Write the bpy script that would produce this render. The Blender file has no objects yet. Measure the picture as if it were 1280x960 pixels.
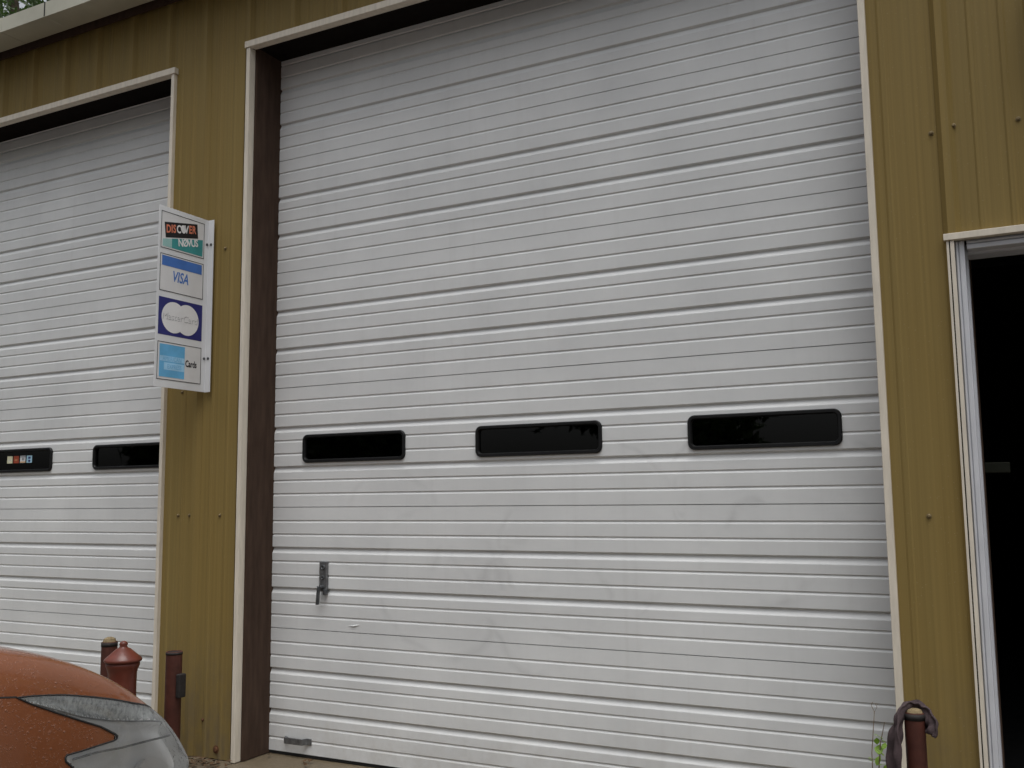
import bpy, bmesh, math, random
import numpy as np
from mathutils import Vector, Matrix
from mathutils.geometry import delaunay_2d_cdt

random.seed(7); rng = np.random.default_rng(7)
scn = bpy.context.scene
COL = scn.collection
R = math.radians

# ------------------------------------------------------------------ camera
CAM = np.array([3.3878, -3.6621, 1.2475])
YAW, PITCH, ROLL, FPX = -0.4767, 0.1175, -0.0107, 1206.85
cd = bpy.data.cameras.new('camera'); co = bpy.data.objects.new('camera', cd); COL.objects.link(co)
f_ = Vector((math.sin(YAW)*math.cos(PITCH), math.cos(YAW)*math.cos(PITCH), math.sin(PITCH)))
r_ = Vector((math.cos(YAW), -math.sin(YAW), 0)); u_ = r_.cross(f_)
c_, s_ = math.cos(ROLL), math.sin(ROLL)
rr, uu = c_*r_ + s_*u_, -s_*r_ + c_*u_
co.matrix_world = Matrix(((rr.x, uu.x, -f_.x, CAM[0]), (rr.y, uu.y, -f_.y, CAM[1]), (rr.z, uu.z, -f_.z, CAM[2]), (0, 0, 0, 1)))
cd.sensor_width = 36; cd.lens = FPX*36/1280; cd.clip_start = 0.05; cd.clip_end = 2000
scn.camera = co
scn.render.resolution_x, scn.render.resolution_y = 1024, 768

# ------------------------------------------------------------------ light: overcast sky
SUN_EL, SUN_AZ = R(74), R(134)      # azimuth measured from +Y clockwise: the light comes from the front right
w = bpy.data.worlds.new('World'); scn.world = w; w.use_nodes = True
nt = w.node_tree; nt.nodes.clear()
sky = nt.nodes.new('ShaderNodeTexSky'); sky.sky_type = 'NISHITA'; sky.sun_disc = False
sky.sun_elevation = SUN_EL; sky.sun_rotation = SUN_AZ
sky.air_density = 1.0; sky.dust_density = 4.0
hs = nt.nodes.new('ShaderNodeHueSaturation'); hs.inputs['Saturation'].default_value = 0.22
bg = nt.nodes.new('ShaderNodeBackground'); bg.inputs['Strength'].default_value = 0.115
wo = nt.nodes.new('ShaderNodeOutputWorld')
tcw = nt.nodes.new('ShaderNodeTexCoord'); sx = nt.nodes.new('ShaderNodeSeparateXYZ'); mr = nt.nodes.new('ShaderNodeMapRange')
mr.inputs['From Min'].default_value = 0.0; mr.inputs['From Max'].default_value = 1.0; mr.inputs['To Min'].default_value = 0.52; mr.inputs['To Max'].default_value = 2.25
mu = nt.nodes.new('ShaderNodeMix'); mu.data_type = 'RGBA'; mu.blend_type = 'MULTIPLY'; mu.inputs[0].default_value = 1.0; mu.clamp_result = False
nt.links.new(tcw.outputs['Generated'], sx.inputs[0]); nt.links.new(sx.outputs['Z'], mr.inputs['Value'])      # overcast cloud: brighter overhead than at the horizon
nt.links.new(sky.outputs[0], hs.inputs['Color']); nt.links.new(hs.outputs[0], mu.inputs[6]); nt.links.new(mr.outputs[0], mu.inputs[7]); nt.links.new(mu.outputs[2], bg.inputs['Color']); nt.links.new(bg.outputs[0], wo.inputs[0])
sl = bpy.data.lights.new('sun', 'SUN'); sl.energy = 1.05; sl.angle = R(42); sl.color = (0.985, 1, 0.99)
so = bpy.data.objects.new('sun', sl); COL.objects.link(so)
sd = Vector((math.sin(SUN_AZ)*math.cos(SUN_EL), math.cos(SUN_AZ)*math.cos(SUN_EL), math.sin(SUN_EL)))
so.rotation_euler = sd.to_track_quat('Z', 'Y').to_euler(); so.location = (0, -10, 20)
scn.view_settings.view_transform = 'Standard'; scn.view_settings.look = 'None'
scn.view_settings.exposure = 0.08; scn.view_settings.gamma = 1; scn.view_settings.use_curve_mapping = False

# ------------------------------------------------------------------ materials
class NT:
    def __init__(s, name):
        s.m = bpy.data.materials.new(name); s.m.use_nodes = True
        s.t = s.m.node_tree; s.n = s.t.nodes; s.p = s.n['Principled BSDF']
        s.tc = s.n.new('ShaderNodeTexCoord')
    def coord(s, scale=(1, 1, 1), rot=(0, 0, 0)):
        mp = s.n.new('ShaderNodeMapping'); mp.inputs['Scale'].default_value = scale; mp.inputs['Rotation'].default_value = rot
        s.t.links.new(s.tc.outputs['Object'], mp.inputs['Vector']); return mp.outputs[0]
    def noise(s, scale, vec=None, detail=4, rough=0.55, dist=0):
        n = s.n.new('ShaderNodeTexNoise'); n.inputs['Scale'].default_value = scale
        n.inputs['Detail'].default_value = detail; n.inputs['Roughness'].default_value = rough; n.inputs['Distortion'].default_value = dist
        s.t.links.new(vec if vec else s.tc.outputs['Object'], n.inputs['Vector']); return n.outputs['Fac']
    def voro(s, scale, vec=None):
        n = s.n.new('ShaderNodeTexVoronoi'); n.inputs['Scale'].default_value = scale
        s.t.links.new(vec if vec else s.tc.outputs['Object'], n.inputs['Vector']); return n
    def ramp(s, fac, stops):
        n = s.n.new('ShaderNodeValToRGB'); e = n.color_ramp.elements
        while len(e) < len(stops): e.new(0.5)
        for k, (p, c) in enumerate(stops):
            e[k].position = p; e[k].color = (c, c, c, 1) if not isinstance(c, tuple) else (*c, 1)
        s.t.links.new(fac, n.inputs[0]); return n.outputs[0]
    def mix(s, fac, a, b, mode='MIX'):
        n = s.n.new('ShaderNodeMix'); n.data_type = 'RGBA'; n.blend_type = mode
        for k, v in ((0, fac), (6, a), (7, b)):
            if isinstance(v, (int, float)): n.inputs[k].default_value = v
            elif isinstance(v, tuple): n.inputs[k].default_value = (*v, 1)
            else: s.t.links.new(v, n.inputs[k])
        return n.outputs[2]
    def math(s, op, a, b=0.0, c=None):
        n = s.n.new('ShaderNodeMath'); n.operation = op
        for k, v in enumerate((a, b, c)):
            if v is None: continue
            if isinstance(v, (int, float)): n.inputs[k].default_value = v
            else: s.t.links.new(v, n.inputs[k])
        return n.outputs[0]
    def sep(s):
        n = s.n.new('ShaderNodeSeparateXYZ'); s.t.links.new(s.tc.outputs['Object'], n.inputs[0]); return n.outputs
    def base(s, c):
        if isinstance(c, tuple): s.p.inputs['Base Color'].default_value = (*c, 1)
        else: s.t.links.new(c, s.p.inputs['Base Color'])
    def set(s, **k):
        for a, v in k.items():
            i = s.p.inputs[a.replace('_', ' ')]
            if isinstance(v, (int, float)): i.default_value = v
            else: s.t.links.new(v, i)
        return s
    def bump(s, h, strength=0.3, dist=0.01):
        n = s.n.new('ShaderNodeBump'); n.inputs['Strength'].default_value = strength; n.inputs['Distance'].default_value = dist
        s.t.links.new(h, n.inputs['Height']); s.t.links.new(n.outputs[0], s.p.inputs['Normal'])

M = {}
def simple(key, col, rough=0.5, metal=0.0, var=0.12, scale=14, coat=0, bump=0, streak=None, spec=.3):
    a = NT(key); a.p.inputs['Specular IOR Level'].default_value = spec; v = a.coord(streak) if streak else None
    n = a.noise(scale, v, 5)
    lo = tuple(c*(1-var) for c in col); hi = tuple(min(1, c*(1+var)) for c in col)
    a.base(a.mix(a.ramp(n, [(0.3, 0.0), (0.7, 1.0)]), lo, hi))
    a.set(Roughness=a.ramp(a.noise(scale*2.3), [(0.3, max(0, rough-0.08)), (0.7, min(1, rough+0.08))]), Metallic=metal, Coat_Weight=coat)
    if bump: a.bump(a.noise(scale*6), bump, 0.004)
    M[key] = a.m; return a.m

# white ribbed door paint: faint grime, scuff arcs, soft waviness
def door_paint():
    a = NT('white_door_paint'); X, Y, Z = a.sep()
    base = a.mix(a.ramp(a.noise(2.2, None, 6, .6), [(0.3, 0.0), (0.75, 1.0)]), (0.635, 0.645, 0.64), (0.745, 0.755, 0.745))
    streak = a.ramp(a.noise(1.0, a.coord((26, 26, 0.9)), 4), [(0.55, 0.0), (0.8, 1.0)])
    base = a.mix(a.math('MULTIPLY', streak, 0.12), base, (0.45, 0.44, 0.41))
    blot = a.ramp(a.noise(7, None, 6, .7), [(0.60, 0.0), (0.72, 1.0)])
    base = a.mix(a.math('MULTIPLY', blot, 0.09), base, (0.40, 0.40, 0.40))
    wob = a.math('MULTIPLY', a.noise(3.1, None, 3), 0.22); wob2 = a.math('MULTIPLY', a.noise(2.6, a.coord((1, 1, 1.3), (0.4, .3, .9)), 3), 0.20)
    total = None
    for cx, cz, rad, wd, amt in ((2.52, 1.02, 0.20, .020, .34), (2.86, 1.22, 0.23, .018, .30), (2.45, 1.35, .30, .014, .26), (1.0, 0.88, 0.34, .02, .16), (1.55, 0.80, .30, .02, .18), (0.72, 1.10, .30, .02, .14), (1.75, 1.10, .42, .012, .16), (1.35, 1.05, .25, .02, .08)):
        dx = a.math('SUBTRACT', a.math('ADD', X, wob), cx+.11); dz = a.math('SUBTRACT', a.math('ADD', Z, wob2), cz+.09)
        d = a.math('SQRT', a.math('ADD', a.math('MULTIPLY', dx, dx), a.math('MULTIPLY', dz, dz)))
        e = a.math('ABSOLUTE', a.math('SUBTRACT', d, rad))
        k = a.math('MULTIPLY', a.math('SUBTRACT', 1.0, a.math('MINIMUM', a.math('DIVIDE', e, wd*1.5), 1.0)), amt*.95)
        total = k if total is None else a.math('MAXIMUM', total, k)
    patch = a.ramp(a.noise(3.1, a.coord((1, 1, 1.7)), 3), [(0.47, 0.0), (0.60, 1.0)])
    base = a.mix(a.math('MULTIPLY', total, patch), base, (0.22, 0.22, 0.22))
    low = a.math('MULTIPLY', a.math('SUBTRACT', 1.0, a.math('MINIMUM', a.math('DIVIDE', Z, 0.35), 1.0)), 0.28)
    low = a.math('MULTIPLY', low, a.ramp(a.noise(9, None, 6, .7), [(0.4, 0.0), (0.65, 1.0)]))
    base = a.mix(low, base, (0.30, 0.26, 0.20))
    a.base(base); a.set(Roughness=a.ramp(a.noise(5), [(0.3, 0.38), (0.7, 0.52)]))
    a.p.inputs['Specular IOR Level'].default_value = 0.35
    a.bump(a.math('ADD', a.noise(1.6, a.coord((1, 1, 3)), 2), a.math('MULTIPLY', a.noise(160, None, 2), 0.02)), 0.10, 0.02)
    M['door'] = a.m
door_paint()
def siding_paint():
    a = NT('mustard_siding_paint')
    fine = a.ramp(a.noise(1.0, a.coord((95, 95, 0.35)), 4, .65), [(0.32, 0.0), (0.68, 1.0)])
    broad = a.ramp(a.noise(1.1, a.coord((5, 5, 0.6)), 4), [(0.3, 0.0), (0.7, 1.0)])
    b = a.mix(fine, (0.192, 0.132, 0.040), (0.245, 0.170, 0.053))
    b = a.mix(a.math('MULTIPLY', broad, 0.35), b, (0.24, 0.185, 0.072))
    X, Y, Z = a.sep()
    low = a.math('SUBTRACT', 1.0, a.math('MINIMUM', a.math('DIVIDE', Z, 0.7), 1.0))
    b = a.mix(a.math('MULTIPLY', low, a.ramp(a.noise(6, a.coord((3, 3, 1)), 5, .7), [(0.35, 0.0), (0.7, 0.85)])), b, (0.13, 0.105, 0.07))
    sp = a.voro(55).outputs['Distance']
    b = a.mix(a.math('MULTIPLY', a.ramp(sp, [(0.05, 1.0), (0.12, 0.0)]), 0.25), b, (0.42, 0.36, 0.24))
    a.base(b); a.set(Roughness=a.ramp(fine, [(0, 0.5), (1, 0.65)])); a.p.inputs['Specular IOR Level'].default_value = 0.2
    a.bump(a.noise(2.2, a.coord((1, 1, 0.5)), 3), 0.12, 0.02)
    M['siding'] = a.m
siding_paint()
simple('trim', (0.66, 0.60, 0.50), 0.45, var=0.10, scale=6, streak=(8, 8, 1.2), bump=.04)
simple('gutter', (0.44, 0.43, 0.35), 0.5, var=0.14, scale=3, bump=.05)
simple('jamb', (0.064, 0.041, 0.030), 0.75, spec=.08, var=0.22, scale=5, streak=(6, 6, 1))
simple('head', (0.012, 0.010, 0.009), 0.9, spec=.03)  # underside of the door heads, their shade put into a near-black colour
simple('frame_white', (0.56, 0.57, 0.60), 0.4, var=0.06, scale=8)
simple('black_plastic', (0.007, 0.0072, 0.0075), 0.5, var=.2, scale=30)
simple('rubber', (0.02, 0.02, 0.02), 0.8)
simple('galv', (0.20, 0.205, 0.21), 0.42, 0.75, .3, 60, bump=.1)
simple('galv_dark', (0.10, 0.105, 0.11), 0.5, 0.6, .3, 60, bump=.1)
simple('screw', (0.20, 0.15, 0.075), 0.5, 0.3)
simple('rusty', (0.13, 0.06, 0.03), 0.7, 0.3, .4, 60)
simple('post_red', (0.070, 0.023, 0.016), 0.55, 0, .3, 16, bump=.15)
simple('jar_red', (0.115, 0.028, 0.017), 0.42, 0, .22, 12, coat=.15, bump=.08)
simple('post_fill', (0.21, 0.16, 0.088), 0.9, 0, .3, 40, bump=.5)
simple('rust_shade', (0.022, 0.019, 0.018), 0.7, 0, .3, 40)
simple('grey_steel', (0.07, 0.075, 0.08), 0.5, 0.4, .25, 30)
simple('cloth', (0.060, 0.042, 0.044), 0.95, 0, .35, 22, bump=.5)
simple('sign_white', (0.66, 0.67, 0.68), 0.35, 0, .05, 6)
simple('ink_black', (0.015, 0.015, 0.017), 0.4)
simple('ink_white', (0.72, 0.72, 0.72), 0.4, 0, .04)
simple('ink_orange', (0.62, 0.20, 0.12), 0.4)
simple('ink_teal', (0.05, 0.27, 0.27), 0.4)
simple('ink_teal_pale', (0.30, 0.50, 0.48), 0.4)
simple('ink_blue', (0.06, 0.16, 0.46), 0.4)
simple('ink_navy', (0.028, 0.03, 0.16), 0.4)
simple('ink_sky', (0.13, 0.40, 0.66), 0.4)
simple('ink_sky_pale', (0.32, 0.58, 0.80), 0.4)
simple('ink_grey', (0.33, 0.33, 0.35), 0.4)
simple('ink_card', (0.64, 0.64, 0.64), 0.4, 0, .04)
simple('stk_cream', (0.72, 0.70, 0.48), 0.4); simple('stk_red', (0.36, 0.07, 0.035), 0.4)
simple('stk_orange', (0.66, 0.40, 0.20), 0.4); simple('stk_blue', (0.38, 0.60, 0.72), 0.4)
simple('latch', (0.016, 0.017, 0.012), 0.7, spec=.1)
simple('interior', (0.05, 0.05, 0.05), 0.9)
simple('roof', (0.40, 0.40, 0.38), 0.5, 0.3)
simple('tyre', (0.02, 0.02, 0.02), 0.85); simple('alloy', (0.5, 0.5, 0.52), 0.3, 0.9)
simple('bark', (0.09, 0.07, 0.05), 0.9, 0, .4, 8, bump=.5)
simple('twig', (0.20, 0.15, 0.10), 0.9, 0, .3, 30)
simple('dead_leaf', (0.085, 0.05, 0.026), 0.9, 0, .5, 30)

def concrete(key, c0, c1, dark):
    a = NT(key)
    b = a.mix(a.ramp(a.noise(2.5, None, 8, .65), [(0.3, 0.0), (0.7, 1.0)]), c0, c1)
    b = a.mix(a.ramp(a.noise(0.5, None, 4, .6), [(0.45, 0.0), (0.65, .7)]), b, dark)
    b = a.mix(a.math('MULTIPLY', a.ramp(a.voro(90).outputs['Distance'], [(0.1, 1.0), (0.3, 0.0)]), .35), b, dark)
    a.base(b); a.set(Roughness=a.ramp(a.noise(1.2, None, 5), [(0.35, .35), (0.6, .85)])); a.bump(a.noise(70, None, 6, .7), .35, .01)
    M[key] = a.m
concrete('concrete', (0.108, 0.083, 0.051), (0.165, 0.13, 0.083), (0.058, 0.045, 0.03))
concrete('asphalt', (0.038, 0.037, 0.036), (0.06, 0.059, 0.056), (0.024, 0.024, 0.024))

def car_paint():
    a = NT('orange_car_paint')
    fl = a.ramp(a.voro(900).outputs['Color'], [(0.2, 0.0), (0.9, 1.0)])
    b = a.mix(a.math('MULTIPLY', fl, .5), (0.155, 0.045, 0.013), (0.235, 0.076, 0.022))
    b = a.mix(a.math('MULTIPLY', a.ramp(a.noise(6, None, 6, .7), [(0.45, 0.0), (0.75, 1.0)]), .25), b, (0.10, 0.040, 0.020))
    a.base(b); a.set(Metallic=.12, Roughness=.5, Coat_Weight=1.0, Coat_Roughness=.06, Coat_IOR=1.55)
    # rain drops standing on the paint: rounded beads in irregular places
    v1 = a.voro(75); v2 = a.voro(170); v2.inputs['Randomness'].default_value = 1
    h1 = a.math('MULTIPLY', a.ramp(v1.outputs['Distance'], [(0.0, 1.0), (0.16, .75), (0.26, 0.0)]), a.ramp(a.noise(19, None, 3), [(0.5, 0.0), (0.58, 1.0)]))
    h2 = a.math('MULTIPLY', a.ramp(v2.outputs['Distance'], [(0.0, .6), (0.2, .4), (0.32, 0.0)]), a.ramp(a.noise(31, None, 3), [(0.42, 0.0), (0.52, 1.0)]))
    n = a.n.new('ShaderNodeBump'); n.inputs['Strength'].default_value = .45; n.inputs['Distance'].default_value = .003
    a.t.links.new(a.math('MAXIMUM', h1, h2), n.inputs['Height']); a.t.links.new(n.outputs[0], a.p.inputs['Coat Normal']); a.t.links.new(n.outputs[0], a.p.inputs['Normal'])
    M['car'] = a.m
car_paint()
def glassy(key, tint, ior=1.5, rough=.02, drops=False, base=0.0, haze=0.0):
    a = NT(key); t = a.n.new('ShaderNodeBsdfTransparent'); t.inputs[0].default_value = (*tint, 1)
    g = a.n.new('ShaderNodeBsdfGlossy'); g.inputs['Roughness'].default_value = rough
    fr = a.n.new('ShaderNodeFresnel'); fr.inputs[0].default_value = ior
    mx = a.n.new('ShaderNodeMixShader'); L = a.t.links.new
    L(a.math('ADD', fr.outputs[0], base), mx.inputs[0]); L(t.outputs[0], mx.inputs[1]); L(g.outputs[0], mx.inputs[2])
    if drops:
        v = a.voro(85); n = a.n.new('ShaderNodeBump'); n.inputs['Strength'].default_value = .7; n.inputs['Distance'].default_value = .003
        L(a.math('MULTIPLY', a.ramp(v.outputs['Distance'], [(0, 1.0), (.3, 0.0)]), a.ramp(a.noise(25), [(0.45, 0.0), (0.55, 1.0)])), n.inputs['Height'])
        L(n.outputs[0], g.inputs['Normal'])
    last = mx.outputs[0]
    if haze:                                        # weathered, slightly milky plastic
        df = a.n.new('ShaderNodeBsdfDiffuse'); df.inputs[0].default_value = (.85, .87, .87, 1); m2 = a.n.new('ShaderNodeMixShader')
        L(a.ramp(a.noise(14, None, 5, .65), [(.3, haze*.85), (.7, haze*1.15)]), m2.inputs[0]); L(last, m2.inputs[1]); L(df.outputs[0], m2.inputs[2]); last = m2.outputs[0]
    L(last, a.n['Material Output'].inputs[0]); M[key] = a.m
glassy('pane', (0.20, 0.21, 0.21), 1.5, .015)
glassy('lens', (0.97, 0.98, 0.98), 1.5, .05, True, .06, .07)
def foliage(key, c0, c1, trans=.25):
    a = NT(key); n = a.noise(1.3, None, 3); f = a.noise(9, None, 2)
    a.base(a.mix(a.ramp(a.math('ADD', a.math('MULTIPLY', n, .6), a.math('MULTIPLY', f, .4)), [(0.35, 0.0), (0.65, 1.0)]), c0, c1))
    a.set(Roughness=.55)
    tr = a.n.new('ShaderNodeBsdfTranslucent'); tr.inputs[0].default_value = (c1[0]*1.3, c1[1]*1.5, c1[2], 1)
    mx = a.n.new('ShaderNodeMixShader'); mx.inputs[0].default_value = trans
    a.t.links.new(a.p.outputs[0], mx.inputs[1]); a.t.links.new(tr.outputs[0], mx.inputs[2]); a.t.links.new(mx.outputs[0], a.n['Material Output'].inputs[0])
    M[key] = a.m
foliage('leaf', (0.025, 0.045, 0.014), (0.06, 0.10, 0.028))
foliage('vine_leaf', (0.13, 0.24, 0.03), (0.26, 0.40, 0.06), .35)
def reflector():
    a = NT('headlight_reflector'); a.base((.92, .92, .92)); a.set(Metallic=.05, Roughness=.18)
    a.p.inputs['Specular IOR Level'].default_value = .8; M['reflector'] = a.m
    b = NT('ribbed_reflector'); b.base(b.mix(b.ramp(b.noise(90, b.coord((1, 1, .5)), 4, .7), [(.35, 0.0), (.65, 1.0)]), (.28, .30, .30), (.80, .82, .81))); b.set(Metallic=.3, Roughness=.25)
    b.bump(b.noise(120, b.coord((1, 1, .4)), 3), .3, .006); M['ribbed'] = b.m
reflector()
simple('amber', (0.70, 0.22, 0.05), 0.2, 0, coat=.8)

# ------------------------------------------------------------------ mesh helpers
def mesh_obj(name, verts, faces, mat, parent=None, smooth=False, bevel=0, mats=None, fm=None):
    me = bpy.data.meshes.new(name); me.from_pydata([tuple(map(float, v)) for v in verts], [], [tuple(map(int, f)) for f in faces])
    bm = bmesh.new(); bm.from_mesh(me); bmesh.ops.recalc_face_normals(bm, faces=bm.faces); bm.to_mesh(me); bm.free()
    o = bpy.data.objects.new(name, me); COL.objects.link(o)
    for m in (mats or [mat]): me.materials.append(m)
    if fm is not None:
        for p, k in zip(me.polygons, fm): p.material_index = k
    if smooth:
        me.shade_smooth() if hasattr(me, 'shade_smooth') else [setattr(p, 'use_smooth', True) for p in me.polygons]
    if bevel:
        b = o.modifiers.new('bevel', 'BEVEL'); b.width = bevel; b.segments = 2; b.limit_method = 'ANGLE'; b.angle_limit = R(35)
    if parent: o.parent = parent
    return o
class MB:
    def __init__(s): s.v = []; s.f = []
    def add(s, v, f):
        k = len(s.v); s.v += [tuple(p) for p in v]; s.f += [tuple(i+k for i in q) for q in f]; return s
    def box(s, x0, x1, y0, y1, z0, z1):
        return s.add([(x0, y0, z0), (x1, y0, z0), (x1, y1, z0), (x0, y1, z0), (x0, y0, z1), (x1, y0, z1), (x1, y1, z1), (x0, y1, z1)],
                     [(0, 3, 2, 1), (4, 5, 6, 7), (0, 1, 5, 4), (1, 2, 6, 5), (2, 3, 7, 6), (3, 0, 4, 7)])
    def prism(s, prof, axis, a, b):
        """closed profile (2-D) extruded along axis from a to b"""
        def P(p, t): return (t, p[0], p[1]) if axis == 0 else ((p[0], t, p[1]) if axis == 1 else (p[0], p[1], t))
        n = len(prof)
        return s.add([P(p, a) for p in prof]+[P(p, b) for p in prof],
                     [(i, (i+1) % n, n+(i+1) % n, n+i) for i in range(n)]+[tuple(range(n-1, -1, -1)), tuple(range(n, 2*n))])
    def lathe(s, prof, c=(0, 0, 0), n=32):
        v = []; f = []
        for (r, z) in prof:
            for k in range(n):
                a = 2*math.pi*k/n; v.append((c[0]+r*math.cos(a), c[1]+r*math.sin(a), c[2]+z))
        for j in range(len(prof)-1):
            for k in range(n):
                f.append((j*n+k, j*n+(k+1) % n, (j+1)*n+(k+1) % n, (j+1)*n+k))
        f.append(tuple(range(n-1, -1, -1))); f.append(tuple(range((len(prof)-1)*n, len(prof)*n)))
        return s.add(v, f)
    def tube(s, pts, rad, n=8):
        pts = [Vector(p) for p in pts]; v = []; f = []
        for i, p in enumerate(pts):
            t = (pts[min(i+1, len(pts)-1)]-pts[max(i-1, 0)]).normalized()
            ref = Vector((0, 0, 1)) if abs(t.z) < .9 else Vector((1, 0, 0))
            a = t.cross(ref).normalized(); b = t.cross(a); r = rad[i] if hasattr(rad, '__len__') else rad
            for k in range(n):
                q = 2*math.pi*k/n; v.append(p+a*r*math.cos(q)+b*r*math.sin(q))
        for i in range(len(pts)-1):
            for k in range(n): f.append((i*n+k, i*n+(k+1) % n, (i+1)*n+(k+1) % n, (i+1)*n+k))
        f.append(tuple(range(n))[::-1]); f.append(tuple(range((len(pts)-1)*n, len(pts)*n)))
        return s.add(v, f)
    def obj(s, name, mat, parent=None, **k): return mesh_obj(name, s.v, s.f, mat, parent, **k)
def empty(name, loc, label, cat, group=None):
    o = bpy.data.objects.new(name, None); COL.objects.link(o); o.location = loc; o.empty_display_size = .2
    return tag(o, label, cat, group)
def tag(o, label=None, cat=None, group=None, kind=None):
    if label: o['label'] = label
    if cat: o['category'] = cat
    if group: o['group'] = group
    if kind: o['kind'] = kind
    return o
def rel(o, parent):
    """parent o (modelled in world space) to an empty without moving it"""
    o.parent = parent; o.matrix_parent_inverse = Matrix.Translation(parent.location).inverted(); return o
def rrect(x0, x1, z0, z1, r, n=6):
    p = []
    for cx, cz, a0 in ((x1-r, z1-r, 0), (x0+r, z1-r, 90), (x0+r, z0+r, 180), (x1-r, z0+r, 270)):
        for k in range(n+1):
            a = R(a0+90*k/n); p.append((cx+r*math.cos(a), cz+r*math.sin(a)))
    return p

# ------------------------------------------------------------------ ground
def sheet(name, x0, x1, y0, y1, z, mat, n=1):
    o = mesh_obj(name, [(x0, y0, z), (x1, y0, z), (x1, y1, z), (x0, y1, z)], [(0, 1, 2, 3)], mat); return tag(o, kind='structure')
sheet('ground', -400, 400, -400, 400, -0.03, M['asphalt'])
g = MB().box(-9, 9, -2.2, 0.28, -0.16, -0.004).obj('concrete_apron', M['concrete'], bevel=.01); tag(g, kind='structure')

# ------------------------------------------------------------------ the metal building
D = 0.215                                    # the roller doors stand back behind the wall face
TF = -0.016                                  # front face of the trims
K = (TF+3.6621)/3.6621
fx = lambda x: CAM[0]+(x-CAM[0])*K
fz = lambda z: CAM[2]+(z-CAM[2])*K
BX0, BX1, BD, EAVE = -7.4, 8.2, 10.0, 4.10
bld = empty('metal_building', (0, 0, 0), 'mustard ribbed metal garage building with white roller doors and beige trim', 'building')
MAINO = (-.05, 2.99, 3.625); LEFTO = (-3.66, -.585, 3.60); PDO = (3.24, 4.16, 2.145)
ribs = [-2.032-.297*k for k in range(18, 0, -1)]+[-2.032, -1.752, -1.466, -1.191, -.9, -.611, -.332, -.030]
x = -.030
while x < 2.9: x += .298; ribs.append(x)
ribs[-1] = 3.248
while ribs[-1] < BX1: ribs.append(ribs[-1]+.300)
prof = [(BX0, .006)]
def addrib(xc, base, top, h):
    prof.extend([(xc-base, .006), (xc-top, .006-h), (xc+top, .006-h), (xc+base, .006)])
for i, xr in enumerate(ribs):
    if BX0+.05 < xr < BX1-.05:
        addrib(xr, .030, .012, .022)
        if i+1 < len(ribs):
            p_ = ribs[i+1]-xr
            for q in (1/3, 2/3):
                if xr+p_*q < BX1-.05: addrib(xr+p_*q, .013, .006, .0035)
prof.append((BX1, .006)); prof.sort()
px = np.array([p[0] for p in prof]); py = np.array([p[1] for p in prof])
bps = sorted(set(list(px)+[e for o in (MAINO, LEFTO, PDO) for e in o[:2]]))
b = MB()
for a, c in zip(bps[:-1], bps[1:]):
    if c-a < 1e-6: continue
    m = (a+c)/2; z0 = 0.0
    for o in (MAINO, LEFTO, PDO):
        if o[0] < m < o[1]: z0 = o[2]
    ya, yc = np.interp(a, px, py), np.interp(c, px, py)
    zs = np.linspace(z0, EAVE, 2)
    for z_, z2 in zip(zs[:-1], zs[1:]): b.add([(a, ya, z_), (c, yc, z_), (c, yc, z2), (a, ya, z2)], [(0, 1, 2, 3)])
wall = b.obj('front_wall', M['siding'], bld)
b = MB().box(BX0, BX0+.03, .03, BD, 0, EAVE).box(BX1-.03, BX1, .03, BD, 0, EAVE).box(BX0, BX1, BD, BD+.03, 0, EAVE)
for xx in (BX0, BX1-.03): b.prism([(.03, EAVE), (BD, EAVE), (BD/2, EAVE+.58)], 0, xx, xx+.03)
b.obj('outer_wall', M['siding'], bld)
MB().box(BX0+.1, BX1-.1, .3, BD-.05, -.05, -.002).obj('floor_slab', M['interior'], bld)
# dark lining of the interior, so that the open doorway looks into an unlit shop
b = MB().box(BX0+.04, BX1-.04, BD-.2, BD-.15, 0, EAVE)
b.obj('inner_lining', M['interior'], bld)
b = MB().prism([(-.10, 4.112), (-.10, 4.137), (BD/2, 4.715), (BD+.2, 4.115), (BD+.2, 4.09), (BD/2, 4.69)], 0, BX0-.1, BX1+.1)
b.obj('roof', M['roof'], bld)
# eave gutter in lengths, with an open joint
def gut(x0, x1):
    p = [(-.22, 4.016), (-.220, 4.104), (-.208, 4.108), (-.204, 4.102), (-.216, 4.094), (-.216, 4.022), (-.060, 4.022), (-.060, 4.10), (-.054, 4.10), (-.054, 4.016)]
    return MB().prism(p, 0, x0, x1).obj('gutter', M['gutter'], bld)
gut(BX0-.1, -1.3835); gut(-1.3815, BX1+.1)
MB().prism([(-.2215, 4.02), (-.2215, 4.106), (-.2205, 4.106), (-.2205, 4.02)], 0, -1.387, -1.378).obj('gutter_seam', M['rubber'], bld)
b = MB().prism([(-.218, 4.024), (-.218, 4.102), (-.213, 4.102), (-.213, 4.024)], 0, -1.42, -1.34)
b.obj('gutter_joint', M['rubber'], bld)
b = MB().prism([(-.2215, 4.0145), (-.2215, 4.1055), (-.220, 4.1055), (-.220, 4.016), (-.06, 4.016), (-.06, 4.0145)], 0, -1.79, -1.765)
b.obj('gutter_strap', M['gutter'], bld)
MB().box(BX0, BX1, -.03, -.022, 3.985, 4.11).obj('eave_flashing', M['jamb'], bld)

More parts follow.
